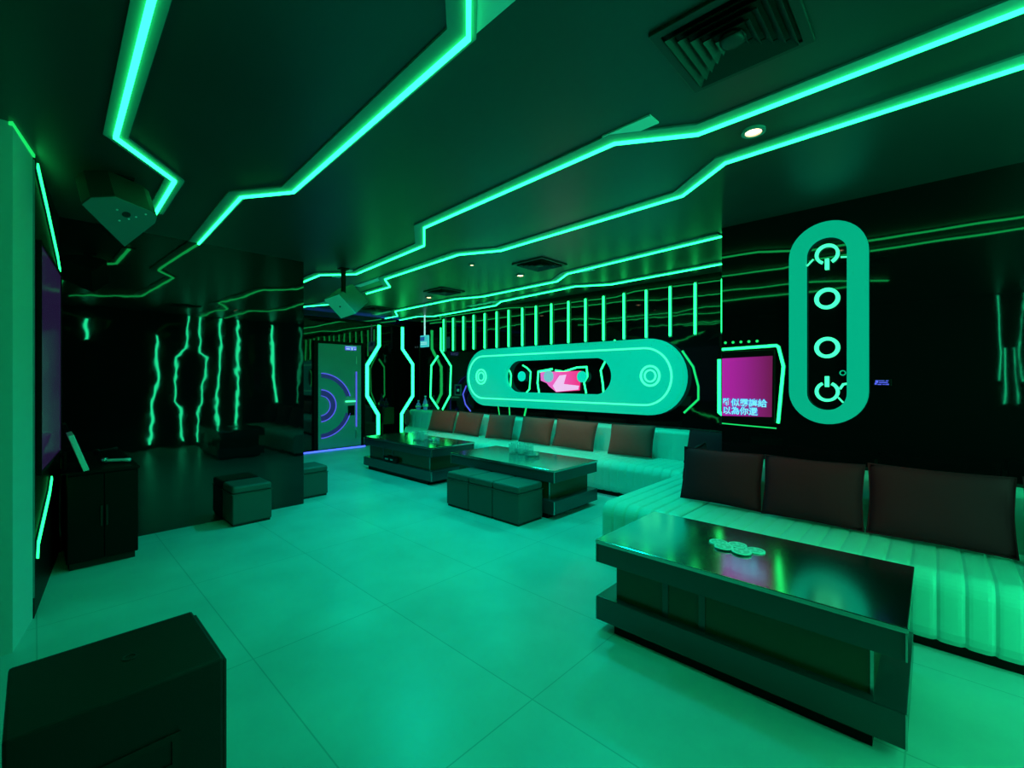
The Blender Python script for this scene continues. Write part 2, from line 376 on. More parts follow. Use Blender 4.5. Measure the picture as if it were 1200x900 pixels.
# hexagon light on the back wall, left of the panel
neon('neon_line', 'left half of the green hexagon light above the left end of the sofa', bk((513, 417), (505, 428.5), (504, 465), (513.5, 479)), f_back(YB), .020, group=G)
neon('neon_line', 'right half of the green hexagon light, running up beside the tubes', bk((516, 384), (516, 410), (528, 429), (527, 463), (518, 480)), f_back(YB), .018, group=G)
# two big bent lines flanking the dark panel beside the door
def fr(*pp): return [(on_x(px, py, -8.64).y, on_x(px, py, -8.64).z) for px, py in pp]
neon('neon_line', 'left of the two tall bent green neon lines beside the far door', fr((444.5, 381), (444.5, 405), (430.5, 428), (430.5, 464), (443.5, 486), (443.5, 514)), f_side(-8.66), .034, 'led', group=G)
neon('neon_line', 'right of the two tall bent green neon lines beside the far door', fr((472, 383.5), (472, 409), (484, 427), (484, 464), (471, 485), (471, 520)), f_side(-8.66), .032, 'led', group=G)
# thin blue arc beside the panel's left end
neon('neon_line', 'thin violet neon arc at the left end of the long panel', bk((546, 452), (542, 462), (545, 474), (551, 482)), f_back(YB), .012, 'blue_soft', group='violet neon lines')
# socket plate
sp_ = thing('wall_switch', 'small square wall switch with pale outline left of the long panel', 'switch', (-6.86, YB, 1.19), 0)
bm = bmesh.new(); ring_solid(bm, [(.10, -.12), (.10, .10), (-.10, .10), (-.10, -.12)], [(.075, -.095), (.075, .075), (-.075, .075), (-.075, -.095)], lambda u, v, n: (u, -n, v), 0, .012); finish(bm, 'frame', 'speaker', sp_)
boxo('button', 'white', sp_, -.02, .03, -.02, 0, -.04, .01, .004)
# hanging sign
sg = thing('hanging_sign', 'small square cyan sign hanging on a rod in the far left corner', 'sign', (-7.60, 5.48, CZ))
boxo('rod', 'sign_lite', sg, -.012, .012, -.012, .012, -.42, 0, .003)
boxo('board', 'sign', sg, -.13, .13, -.02, .02, -.66, -.42, .006)
boxo('printed_panel', 'sign_dark', sg, -.12, .02, -.023, -.019, -.53, -.45)
for z in (-.60, -.565): boxo('text_line', 'sign_lite', sg, -.10, .10, -.023, -.019, z - .008, z + .008)
# ceiling camera dots in the recess: small round sensor
sn = thing('ceiling_spotlight', 'tiny double spotlight high on the dark wall beside the hanging sign', 'lamp', (-8.20, 6.40, 2.17))
boxo('housing', 'black_satin', sn, -.10, .10, -.06, 0, -.05, .05, .01)
for dx in (-.045, .045):
    bm = bmesh.new(); prism(bm, circle(dx, 0, .022, 16), lambda u, v: (u, -.06, v), lambda u, v: (u, -.07, v)); finish(bm, 'bulb', 'sign_lite', sn)
# bottles / stand items on the left end of the sofa ledge
def bottle(loc, lab, h, m):
    t = thing('bottle', lab, 'bottle', loc, 0, 'bottles behind the left end of the sofa')
    bm = bmesh.new(); lathe(bm, [(.04, 0), (.045, .01), (.045, h * .55), (.03, h * .68), (.016, h * .78), (.016, h * .92)], 0, 0, 0, 16); finish(bm, 'body', m, t, smooth=True)
    bm = bmesh.new(); lathe(bm, [(.02, h * .92), (.02, h)], 0, 0, 0, 12); finish(bm, 'cap', 'white', t)
    boxo('label_band', 'white', t, -.047, .047, -.047, .047, h * .22, h * .42, .01)
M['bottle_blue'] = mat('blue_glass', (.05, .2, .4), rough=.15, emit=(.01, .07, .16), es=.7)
# ------------------------------------------------------------------ vertical oval with power symbols, right wall
YR = 4.09
ov = thing('light_panel', 'tall upright rounded glowing green frame with power symbols on the right wall', 'light panel', (-.58, YR, 1.82))
F = lambda u, v, n: (u + .58, -n, v - 1.82)
bm = bmesh.new(); ring_solid(bm, stadium(-.822, -.336, 1.064, 2.572, 20), stadium(-.712, -.458, 1.166, 2.462, 20), F, .004, .06); finish(bm, 'frame', 'acrylic_oval', ov)
def power(z, up):
    s = 1 if up else -1
    gap = .45
    bm = bmesh.new()
    arc = circle(-.582, z, .066, 30, PI / 2 + gap, PI / 2 + 2 * PI - gap, False)
    arc = [(x, z + (zz - z) * s) for x, zz in arc]
    ribbon(bm, arc, -.010, .010, F, .004, .03)
    o = finish(bm, 'power_ring', 'ring', ov)
    bm = bmesh.new(); ribbon(bm, [(-.582, z + s * .035), (-.582, z + s * .115)], -.012, .012, F, .004, .034); finish(bm, 'power_bar', 'ring', o)
power(2.335, False); power(1.305, True)
for z in (2.003, 1.635):
    bm = bmesh.new(); ring_solid(bm, circle(-.582, z, .079), circle(-.582, z, .054), F, .004, .03); finish(bm, 'symbol_ring', 'ring', ov)
bm = bmesh.new(); ring_solid(bm, circle(-.488, 1.444, .020, 20), circle(-.488, 1.444, .013, 20), F, .002, .01); finish(bm, 'small_ring', 'acrylic_side', ov)
bm = bmesh.new(); ribbon(bm, [(-.505, 1.325), (-.485, 1.36), (-.46, 1.365)], -.008, .008, F, .002, .012); finish(bm, 'link_line', 'ring', ov)
bm = bmesh.new(); ribbon(bm, [(-.515, 1.262), (-.485, 1.225)], -.005, .005, F, .002, .012)
finish(bm, 'link_line', 'ring', ov)
bm = bmesh.new(); ribbon(bm, [(-.712, 2.27), (-.67, 2.315)], -.005, .005, F, .002, .012); finish(bm, 'link_line', 'ring', ov)
bm = bmesh.new(); ribbon(bm, [(-.50, 2.30), (-.46, 2.295)], -.005, .005, F, .002, .012); finish(bm, 'link_line', 'ring', ov)
# screen image mirrored in the right wall, built as a glowing panel
tv_refl = thing('screen_reflection', 'square magenta mirror reflection with pale captions, built as a glowing screen at the corner of the right wall', 'screen', (-1.12, YR, 1.34))
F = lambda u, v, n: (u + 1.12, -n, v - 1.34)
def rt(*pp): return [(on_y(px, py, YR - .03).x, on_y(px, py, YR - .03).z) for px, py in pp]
bm = bmesh.new(); prism(bm, [(-1.335, 1.03), (-.928, 1.03), (-.928, 1.635), (-1.335, 1.635)], lambda u, v: F(u, v, 0), lambda u, v: F(u, v, .028)); finish(bm, 'casing', 'black_satin', tv_refl, bevel=.006)
bm = bmesh.new(); prism(bm, [(-1.328, 1.082), (-.948, 1.093), (-.942, 1.585), (-1.328, 1.575)], lambda u, v: F(u, v, .028), lambda u, v: F(u, v, .032)); scr = finish(bm, 'screen', 'refl_magenta', tv_refl)
def text_obj(body, name, m, parent, loc, size, rot=(PI / 2, 0, 0), ext=.001, bold=0.0):
    cu = bpy.data.curves.new(name, 'FONT'); cu.body = body; cu.size = size; cu.extrude = ext; cu.offset = bold
    tmp = bpy.data.objects.new(name + '_tmp', cu); C.objects.link(tmp)
    dg = bpy.context.evaluated_depsgraph_get(); me = bpy.data.meshes.new_from_object(tmp.evaluated_get(dg))
    bpy.data.objects.remove(tmp); me.materials.clear(); me.materials.append(M[m])
    o = bpy.data.objects.new(name, me); link(o, parent); o.location = loc; o.rotation_euler = rot
    return o
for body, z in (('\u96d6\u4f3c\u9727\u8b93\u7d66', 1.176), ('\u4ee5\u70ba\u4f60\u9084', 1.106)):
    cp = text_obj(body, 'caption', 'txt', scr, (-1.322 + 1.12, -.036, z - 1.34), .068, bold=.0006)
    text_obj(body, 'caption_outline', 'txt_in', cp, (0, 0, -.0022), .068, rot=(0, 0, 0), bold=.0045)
ln = neon('neon_line', 'mirrored green light outline around the top and right of the magenta reflection', [(-1.335, 1.655), (-.922, 1.668), (-.905, 1.655), (-.870, 1.50), (-.880, 1.38), (-.908, 1.045)], f_back(YR), .010, 'tube', group=G)  # outline of the mirrored screen, its reflection built as glowing tube
neon('neon_line', 'thin mirrored green light line under the magenta reflection', [(-1.335, 1.015), (-1.12, 1.008), (-.92, 1.003)], f_back(YR), .004, 'edge_led', group=G)  # lower edge of the same reflected outline
for k in range(5):
    t = thing('indicator_light', '%s of the five small green dots above the magenta reflection' % ('leftmost', 'second from left', 'middle', 'second from right', 'rightmost')[k], 'indicator light', (-1.31 + .062 * k, YR, 1.712), 0, 'row of green dots above the magenta reflection')
    bm = bmesh.new(); lathe(bm, [(.012, 0), (.011, .006), (.006, .010)], 0, 0, 0, 14); bmesh.ops.rotate(bm, verts=bm.verts, cent=(0, 0, 0), matrix=Matrix.Rotation(PI / 2, 3, 'X')); finish(bm, 'lens', 'edge_led', t)
    bm = bmesh.new(); lathe(bm, [(.016, 0), (.016, .002)], 0, 0, 0, 14); bmesh.ops.rotate(bm, verts=bm.verts, cent=(0, 0, 0), matrix=Matrix.Rotation(PI / 2, 3, 'X')); finish(bm, 'bezel', 'black_satin', t)
neon('neon_line', 'mirrored upright green light line left of the magenta reflection at the wall corner', bk((842.5, 421), (842.5, 483), (846, 486)), f_back(YB), .018, group=G)  # left edge of the outline as reflected in the back wall, built glowing
# small display right of the oval
dp = thing('display', 'tiny violet digital display on the black wall right of the tall frame', 'display', (-.262, YR, 1.375))
boxo('wall_mount', 'black_satin', dp, -.05, .05, -.012, -.002, -.024, .024, .003)
for (x0, x1, z0, z1) in ((-.038, -.022, -.004, .015), (-.042, -.030, -.016, -.002), (-.020, .012, .010, .015), (.018, .034, .009, .015), (-.026, -.004, -.017, -.010), (.000, .018, -.016, -.011), (.020, .036, -.017, -.009), (-.018, .03, -.004, .003)):
    boxo('digit_segment', 'blue_soft', dp, x0, x1, -.0135, -.0115, z0, z1)

# ------------------------------------------------------------------ double door in the far wall
dr = thing('door_1', None, None, (-8.66, 4.18, 0)); dr['kind'] = 'structure'
boxo('door_leaf', 'door', dr, 0, .035, -.44, .45, .012, 2.09, .004)
boxo('door_frame', 'black_satin', dr, 0, .05, .455, .53, 0, 2.14, .004)
boxo('door_frame', 'black_satin', dr, 0, .05, -.53, -.445, 0, 2.14, .004)
boxo('door_frame', 'black_satin', dr, 0, .05, -.445, .455, 2.095, 2.14, .004)
def arcs(r0, r1, a0, a1, m, name, n0=.035, n1=.042):
    bm = bmesh.new()
    pts = circle(-.40, .88, (r0 + r1) / 2, 40, a0, a1, False)
    ribbon(bm, pts, -(r1 - r0) / 2, (r1 - r0) / 2, lambda u, v, n: (n, u, v), n0, n1)
    return finish(bm, name, m, dr)
H0, H1 = -PI / 2 + .06, PI / 2 - .06
arcs(.20, .30, H0, H1, 'door_groove', 'round_inlay'); arcs(.300, .318, H0, H1, 'blue_soft', 'ring_light', .035, .05); arcs(.188, .198, H0, H1, 'blue_soft', 'ring_light', .035, .05)
arcs(.545, .62, -PI / 2 + .03, -.30, 'door_groove', 'round_inlay'); arcs(.62, .636, -PI / 2 + .03, -.28, 'blue_soft', 'ring_light', .035, .05)
arcs(.545, .62, .30, PI / 2 - .03, 'door_groove', 'round_inlay'); arcs(.62, .636, .28, PI / 2 - .03, 'blue_soft', 'ring_light', .035, .05)
boxo('hinge_bar', 'blue_soft', dr, .035, .05, .33, .352, .42, 1.55)
boxo('keyhole_plate', 'black_satin', dr, .035, .05, .16, .30, .66, .86, .004)
boxo('handle', 'ring', dr, .04, .075, .10, .31, .93, .96, .006)
for z0, z1 in ((1.70, 1.86), (.20, .36)): boxo('hinge', 'steel', dr, .035, .052, .325, .35, z0, z1, .004)
boxo('door_sign', 'blue_soft', dr, .035, .045, .10, .34, 1.98, 2.06, .004)
tx = [o for o in bpy.data.objects if o.name.startswith('door_sign')][0]
for (y0, y1, z0, z1) in ((.11, .33, 2.04, 2.05), (.12, .20, 1.995, 2.015), (.23, .26, 1.985, 2.03), (.29, .33, 1.995, 2.015)):
    boxo('sign_stroke', 'sign_lite', tx, .045, .048, y0, y1, z0, z1)
# blue LED along the bottom and the top of the far wall
bl = thing('led_strip', 'blue light strip along the floor under the far door', 'led light', (-8.55, 3.9, 0), 0)
boxo('profile', 'black_satin', bl, -.06, -.045, -1.3, .80, 0, .03); boxo('diffuser', 'blue', bl, -.045, -.03, -1.3, .80, .0, .022)
bl = thing('led_strip', 'blue light cove along the top of the far wall under the ceiling', 'led light', (-8.655, 4.0, 2.56), 0)
boxo('cove_profile', 'black_satin', bl, 0, .07, -2.2, 1.7, 0, .006); boxo('cove_lip', 'black_satin', bl, .064, .07, -2.2, 1.7, .006, .035); boxo('diffuser', 'blue_bright', bl, .015, .05, -2.2, 1.7, .007, .018)

# ------------------------------------------------------------------ neon lines on the side wall and near wall (seen mirrored in the black panels)
def sw(label, pts, w=.016): neon('neon_line', label, pts, f_sidem(.85), w, 'led_side', group='neon lines on the side wall')
sw('crooked green neon line on the side wall nearest the camera', [(1.639, 2.25), (1.627, 1.632), (1.666, 1.415), (1.57, .861), (1.525, .12)], .022)
sw('left half of the green hexagon line on the side wall', [(2.201, 2.69), (2.155, 2.047), (1.954, 1.838), (1.921, .969), (2.051, .789), (2.051, .10)], .016)
sw('right half of the green hexagon line on the side wall', [(2.388, 2.69), (2.388, 1.956), (2.489, 1.856), (2.467, 1.442), (2.401, .926), (2.337, .826), (2.337, .10)], .014)
sw('straight green neon line on the side wall beside the hexagon', [(2.721, 2.69), (2.758, 1.866), (2.68, .969), (2.667, .10)], .018)
sw('straight green neon line on the side wall before the sofa', [(3.05, 2.69), (3.05, .12)], .02)
sw('straight green neon line on the side wall behind the sofa', [(3.768, 2.642), (3.794, 1.674), (3.848, .85)], .024)
sw('short green neon line on the side wall', [(.667, 2.52), (.667, 2.14)], .022)
def nw(label, pts, w=.004): neon('neon_line', label, pts, f_fore(-1.9), w, 'led_side', group='neon lines on the near wall')
nw('first green neon line on the near wall', [(.709, 2.68), (.73, 2.181), (.754, 1.789), (.73, 1.361)])
nw('second green neon line on the near wall', [(.80, 1.864), (.795, 1.012)])

# ------------------------------------------------------------------ ceiling vents, downlights
def vent(x, y, s, label, rings=4):
    t = thing('ceiling_vent', label, 'air vent', (x, y, CZ), 0, 'square ceiling vents')
    h = s / 2
    sq = lambda a: [(a, -a), (a, a), (-a, a), (-a, -a)]
    fz = lambda u, v, n: (u, v, -n)
    bm = bmesh.new(); ring_solid(bm, sq(h), sq(h - .035), fz, 0, .016); finish(bm, 'frame', 'vent', t, bevel=.003)
    bm = bmesh.new(); prism(bm, sq(h - .034), lambda u, v: (u, v, -.001), lambda u, v: (u, v, -.004)); finish(bm, 'duct', 'black_matte', t)
    for k in range(rings):
        a = (h - .045) * (1 - k / (rings + .35)); bb = a - .024
        bm = bmesh.new()
        R = []
        for (p, q) in zip(sq(a), sq(bb)):
            R.append([bm.verts.new((*p, -.030)), bm.verts.new((*q, -.008)), bm.verts.new((*q, -.004)), bm.verts.new((*p, -.026))])
        for i in range(4):
            r, s_ = R[i], R[(i + 1) % 4]
            for j in range(4): bm.faces.new((r[j], r[(j + 1) % 4], s_[(j + 1) % 4], s_[j]))
        finish(bm, 'louvre', 'vent', t)
    bm = bmesh.new(); lathe(bm, [(.045, -.004), (.05, -.022), (.03, -.030)], 0, 0, 0, 20); finish(bm, 'centre_cap', 'vent', t, smooth=True)
vent(-.56, 1.825, .46, 'large square black ceiling vent at the top of the picture', 5)
vent(-3.27, 3.94, .45, 'small square ceiling vent nearer the camera above the middle table')
vent(-5.32, 4.19, .44, 'small square ceiling vent above the left table')
vent(-7.55, 4.38, .50, 'farthest square ceiling vent, near the far door')
def downlight(x, y, label, r=.04):
    t = thing('downlight', label, 'ceiling lamp', (x, y, CZ), 0, 'recessed ceiling downlights')
    bm = bmesh.new(); ring_solid(bm, circle(0, 0, r + .018), circle(0, 0, r), lambda u, v, n: (u, v, -n), 0, .012); finish(bm, 'bezel', 'channel', t)
    bm = bmesh.new(); lathe(bm, [(r, -.001), (r * .8, -.006), (.01, -.009)], 0, 0, 0, 20); finish(bm, 'lens', 'warm', t, smooth=True)
downlight(-.693, 2.60, 'bright warm downlight between the two long green ceiling lines')
downlight(-3.80, 4.20, 'warm downlight beside the small vent above the middle table')
downlight(-5.89, 4.33, 'warm downlight beside the vent above the left table')
downlight(-3.855, 3.434, 'tiny dim downlight nearer the camera than the small vent', .02)

# ------------------------------------------------------------------ hanging speakers
def hang_speaker(label, face, depth, nrm, m_face, mount, hole=None, m_body='speaker_dark'):
    c = sum((Vector(p) for p in face), Vector()) / len(face)
    t = thing('hanging_speaker', label, 'speaker', c)
    nv = Vector(nrm).normalized()
    fa = [Vector(p) - c for p in face]
    bm = bmesh.new()
    a = [bm.verts.new(p) for p in fa]; b_ = [bm.verts.new(p - nv * depth * 1.0) for p in fa]
    n = len(a); bm.faces.new(b_[::-1])
    for i in range(n): bm.faces.new((a[i], a[(i + 1) % n], b_[(i + 1) % n], b_[i]))
    bm.faces.new(a)
    finish(bm, 'cabinet', m_body, t, bevel=.008)
    bm = bmesh.new(); q = [p * .985 + nv * .001 for p in fa]; q2 = [p + nv * .004 for p in q]
    a = [bm.verts.new(p) for p in q]; b_ = [bm.verts.new(p) for p in q2]
    bm.faces.new(b_); bm.faces.new(a[::-1])
    for i in range(n): bm.faces.new((a[i], a[(i + 1) % n], b_[(i + 1) % n], b_[i]))
    finish(bm, 'face_panel', m_face, t)
    # bracket up to the ceiling
    mt = Vector(mount) - c
    bm = bmesh.new(); box(bm, mt.x - .02, mt.x + .02, mt.y - .02, mt.y + .02, mt.z, CZ - c.z); finish(bm, 'mount_pole', 'black_satin', t)
    bm = bmesh.new(); box(bm, mt.x - .05, mt.x + .05, mt.y - .05, mt.y + .05, CZ - c.z - .012, CZ - c.z); finish(bm, 'ceiling_plate', 'black_satin', t)
    # sockets and screws on the face
    up = Vector((0, 0, 1)); U = nv.cross(up).normalized(); V = U.cross(nv)
    for (u, v, r, m) in hole or ():
        bm = bmesh.new()
        cc = Vector((0, 0, 0)) + U * u + V * v
        lo = [bm.verts.new(cc + nv * .003 + U * r * math.cos(k * PI / 8) + V * r * math.sin(k * PI / 8)) for k in range(16)]
        hi = [bm.verts.new(p.co + nv * .004) for p in lo]
        bm.faces.new(hi); bm.faces.new(lo[::-1])
        for k in range(16): bm.faces.new((lo[k], lo[(k + 1) % 16], hi[(k + 1) % 16], hi[k]))
        finish(bm, 'socket' if m == 'black_matte' else 'screw', m, t)
    return t
hang_speaker('big dark green wedge speaker hanging from the ceiling at left', [(-3.707, .192, 2.444), (-3.97, .417, 2.291), (-3.778, .553, 2.44), (-3.729, .555, 2.474), (-3.699, .519, 2.49), (-3.633, .338, 2.512), (-3.658, .23, 2.482)][::-1],
             .24, (.5635, .1025, -.82), 'speaker', (-3.85, .40, 2.55), [(.0, .0, .022, 'black_matte'), (.05, .02, .006, 'white'), (-.05, .0, .006, 'white'), (.02, -.06, .006, 'white'), (-.09, .04, .006, 'white'), (-.02, -.03, .006, 'white')])
P0 = Vector((-5.02, 2.42, 2.381)); e1 = Vector((.051, .187, -.208)); e2 = Vector((-.167, -.104, -.054)); e3 = Vector((-.44, .527, .228))
nrm = e1.cross(e2).normalized()
if nrm.dot(e3) > 0: nrm = -nrm
face2 = [P0, P0 + e1, P0 + e1 + e2, P0 + e2]
hang_speaker('smaller speaker with a pale face hanging past the end of the black partition', face2, .44, nrm, 'speaker_pale', P0 + e1 * .45 + e2 * .4 + e3 * .1, [(0, 0, .010, 'black_matte')], 'speaker')

# ------------------------------------------------------------------ sofas with channel stitching
def channel_seat(bm, length, depth, h0, h1, r, ch, frame, amp=.009, nper=8):
    """front face rising from h0, rounded nose, flat top to depth; channels across the length"""
    prof = [(0.035, h0), (0.012, h0 + .03), (0, h0 + .07)]
    zc = h1 - r
    prof.append((0, (h0 + .07 + zc) / 2)); 
    for k in range(9):
        t = PI - (PI / 2) * k / 8
        prof.append((r + r * math.cos(t), zc + r * math.sin(t)))
    for d in (.25, .5, .75, 1.0): prof.append((r + (depth - r) * d, h1 - .012 * d))
    nrm = []
    for i in range(len(prof)):
        a = Vector(prof[max(0, i - 1)]); c = Vector(prof[min(len(prof) - 1, i + 1)]); d = (c - a).normalized(); nrm.append(Vector((-d.y, d.x)))
    nch = max(1, round(length / ch)); rows = []
    for i in range(nch * nper + 1):
        fch = (i % nper) / nper
        bulge = 1 - abs(2 * fch - 1) ** 5
        row = []
        for p, nn in zip(prof, nrm):
            q = Vector(p) - nn * 0 + nn * (bulge - 1) * amp
            row.append(bm.verts.new(frame(length * i / (nch * nper), q.x, q.y)))
        # back and underside
        row.append(bm.verts.new(frame(length * i / (nch * nper), depth, h0)))
        rows.append(row)
    m = len(rows[0])
    for i in range(len(rows) - 1):
        for j in range(m):
            bm.faces.new((rows[i][j], rows[i][(j + 1) % m], rows[i + 1][(j + 1) % m], rows[i + 1][j]))
    bm.faces.new(rows[0]); bm.faces.new(rows[-1][::-1])
def channel_back(bm, length, z0, z1, thick, ch, frame, amp=.008, nper=8):
    r = .05
    prof = [(.0, z0), (.02, (z0 + z1) / 2)]
    for k in range(7):
        t = PI - PI / 2 * k / 6; prof.append((.04 + r + r * math.cos(t), z1 - r + r * math.sin(t)))
    prof.append((thick, z1))
    nch = max(1, round(length / ch)); rows = []
    for i in range(nch * nper + 1):
        fch = (i % nper) / nper; bulge = 1 - abs(2 * fch - 1) ** 5
        row = [bm.verts.new(frame(length * i / (nch * nper), min(thick, p[0] + (1 - bulge) * amp), p[1] - ((1 - bulge) * amp * .5 if k_ > 3 else 0))) for k_, p in enumerate(prof)]
        row.append(bm.verts.new(frame(length * i / (nch * nper), thick, z0))); rows.append(row)
    m = len(rows[0])
    for i in range(len(rows) - 1):
        for j in range(m): bm.faces.new((rows[i][j], rows[i][(j + 1) % m], rows[i + 1][(j + 1) % m], rows[i + 1][j]))
    bm.faces.new(rows[0]); bm.faces.new(rows[-1][::-1])
def sofa(label, x0, x1, yf, yb, ybk, back=True, extra=None):
    """seat from yf to ybk, backrest ybk..yb; front faces -Y"""
    t = thing('sofa', label, 'sofa', (x0, yf, 0), 0, 'pale channel-stitched sofa sections')
    bm = bmesh.new(); channel_seat(bm, x1 - x0, ybk - yf + .06, .05, .405, .10, .105, lambda s, d, z: (s, d, z)); finish(bm, 'seat', 'sofa', t, smooth=False)
    boxo('plinth', 'black_satin', t, .02, x1 - x0 - .02, .05, yb - yf - .02, 0, .05)
    if back:
        bm = bmesh.new(); channel_back(bm, x1 - x0, .36, .745, yb - ybk - .005, .21, lambda s, d, z: (s, ybk - yf + d, z)); finish(bm, 'backrest', 'sofa', t)
    return t
SB = sofa('long pale channel-stitched sofa section under the long glowing panel', -7.25, -1.97, 4.70, 5.745, 5.45)
SR = sofa('pale channel-stitched sofa section behind the nearest table, along the right wall', -1.335, .84, 3.15, 4.08, 3.86)
SL = sofa('pale corner sofa section joining the two long sofas at the wall corner', -1.96, -1.345, 3.15, 5.44, 5.44, back=False)
# corner section: backrest along the wall return
bm = bmesh.new(); channel_back(bm, 1.30, .36, .745, .13, .21, lambda s, d, z: (.48 + d, .94 + s, z)); finish(bm, 'backrest', 'sofa', SL)
bm = bmesh.new(); channel_back(bm, .605, .36, .745, .28, .21, lambda s, d, z: (0.005 + s, 2.30 + d, z)); finish(bm, 'backrest', 'sofa', SL)
# angled end of the long sofa
bm = bmesh.new(); prism(bm, [(0, .03), (0, .76), (-.93, .76), (-.93, .70)], lambda u, v: (u, v, .05), lambda u, v: (u, v, .395)); finish(bm, 'end_seat', 'sofa', SB, bevel=.03, seg=3)
bm = bmesh.new(); channel_back(bm, .93, .36, .745, .28, .21, lambda s, d, z: (-.93 + s, .75 + d, z)); finish(bm, 'end_backrest', 'sofa', SB)

def pillow_bm(w, h, t, n=16):
    bm = bmesh.new()
    def g(s, sgn):
        V = []
        for i in range(n + 1):
            row = []
            for j in range(n + 1):
                u = -1 + 2 * i / n; v = -1 + 2 * j / n
                pinch = 1 - .04 * (1 - abs(v) ** 1.5) * abs(u) ** 3; pinch2 = 1 - .04 * (1 - abs(u) ** 1.5) * abs(v) ** 3
                th = (max(0, 1 - abs(u) ** 2.6) ** .55) * (max(0, 1 - abs(v) ** 2.6) ** .55)
                wr = .006 * math.sin(7 * u + 3 * v) * th
                row.append(bm.verts.new((u * pinch * w / 2, sgn * (t / 2 * th + wr * .5), v * pinch2 * h / 2)))
            V.append(row)
        for i in range(n):
            for j in range(n): bm.faces.new((V[i][j], V[i + 1][j], V[i + 1][j + 1], V[i][j + 1]))
    g(0, 1); g(0, -1)
    bmesh.ops.remove_doubles(bm, verts=bm.verts, dist=.0005)
    return bm
def cushion(label, loc, w, h, t, m, lean=-.25, rz=0.0, roll=0.0, group='throw cushions on the sofas'):
    o = thing('cushion', label, 'cushion', loc, 0, group)
    o.rotation_euler = (lean, roll, rz)
    p = finish(pillow_bm(w, h, t), 'cover', m, o, smooth=True); p.location = (0, 0, h / 2)
    bm = bmesh.new()
    # piping round the seam
    pts = []
    for k in range(64):
        a = 2 * PI * k / 64; cu, sv = math.cos(a), math.sin(a)
        m_ = max(abs(cu), abs(sv)); u, v = cu / m_, sv / m_
        pts.append((u * (1 - .04 * (1 - abs(v) ** 1.5)) * w / 2, h / 2 + v * (1 - .04 * (1 - abs(u) ** 1.5)) * h / 2))
    ribbon(bm, pts, -.004, .004, lambda u, v, n: (u, n, v), -.004, .004, True); finish(bm, 'piping', m, o, smooth=True)
    return o
BC = [(-7.174, -6.40), (-6.396, -5.69), (-5.557, -4.92), (-4.809, -4.13), (-4.123, -3.38), (-3.194, -2.52)]
names = ['maroon cushion, first full one from the left on the long back sofa', 'maroon cushion, second full one from the left on the long back sofa', 'maroon cushion on the long back sofa, third full one from the left',
         'maroon cushion on the long back sofa behind the glasses of the middle table', 'reddest maroon cushion on the long back sofa, right of the table glasses', 'maroon cushion on the long back sofa, last full one before the corner']
for k, (a, c) in enumerate(BC):
    cushion(names[k], ((a + c) / 2, 5.24, .414), (c - a) * .93, .40, .17, 'cushion', -.30, .02 * (-1) ** k, .03 * math.sin(k * 2.1))
cushion('maroon cushion mostly hidden at the left end of the long back sofa', (-8.06, 5.36, .414), .26, .36, .12, 'cushion', -.02, -.5)
cushion('dark cushion in the sofa corner, partly hidden behind the leaning one', (-1.90, 5.20, .414), .52, .40, .16, 'cushion_grey', -.30, -.25)
cushion('small dark cushion leaning behind the first grey cushion at the corner', (-1.68, 4.25, .414), .50, .38, .15, 'cushion_grey', -.25, -1.40, 0)
cushion('dark grey cushion nearest the wall corner on the right sofa', (-1.235, 3.69, .414), .60, .42, .18, 'cushion_grey', -.20, .0)
cushion('middle dark grey cushion on the right sofa behind the nearest table', (-.626, 3.67, .414), .59, .425, .18, 'cushion_grey', -.22, .0)
cushion('wide dark grey cushion at the right of the nearest table', (.012, 3.67, .414), .65, .44, .18, 'cushion_grey', -.22, .0)
cushion('dark grey cushion cut off at the right edge of the picture', (.588, 3.60, .414), .465, .46, .18, 'cushion_grey', -.22, -.03)
# small bottles left of the sofa
bottle((-8.02, 5.62, .745), 'short blue bottle standing at the left end of the long sofa', .20, 'bottle_blue')
bottle((-7.80, 5.64, .745), 'taller slim blue bottle behind the left end of the long sofa', .30, 'bottle_blue')

# ------------------------------------------------------------------ low tables
def low_table(label, x0, x1, y0, y1, zt, core_in=(.10, .10, .05, .05), group='dark low tables'):
    w, d = x1 - x0, y1 - y0
    t = thing('low_table', label, 'table', (x0, y0, 0), 0, group)
    boxo('base', 'black_satin', t, .10, w - .10, .025, d - .025, 0, .054)
    boxo('lower_shelf', 'table_side', t, 0, w, 0, d, .054, .185, .003)
    co = boxo('core', 'table_core', t, core_in[0], w - core_in[1], core_in[2], d - core_in[3], .185, zt - .127)
    boxo('apron', 'table_side', t, .004, w - .004, .004, d - .004, zt - .127, zt - .022, .002)
    boxo('tabletop', 'table_top', t, -.004, w + .004, -.004, d + .004, zt - .022, zt, .003)
    for x in (0.0, w):
        for (z0, z1) in ((.056, .183), (zt - .125, zt - .024)):
            boxo('corner_trim', 'steel', t, x - .004 if x else -.002, x + .002 if x else .004, -.003, .012, z0, z1)
    for k in (.28, .42):
        boxo('core_divider', 'table_side', co, w * k, w * k + .03, core_in[2] - .006, core_in[2] + .002, .187, zt - .129)
    boxo('core_trim', 'steel', co, w - core_in[1] - .008, w - core_in[1] + .002, core_in[2] - .004, core_in[2] + .01, .187, zt - .129)
    return t
T1 = low_table('dark glossy low table nearest the camera, in front of the right sofa', -1.38, -.07, 2.16, 2.885, .50)
T2 = low_table('dark glossy low table in the middle, with three stools pushed against it', -4.32, -2.725, 3.505, 4.29, .495)
T3 = low_table('dark glossy low table at the far left, beside the bent neon lines', -6.52, -4.77, 3.545, 4.30, .50)
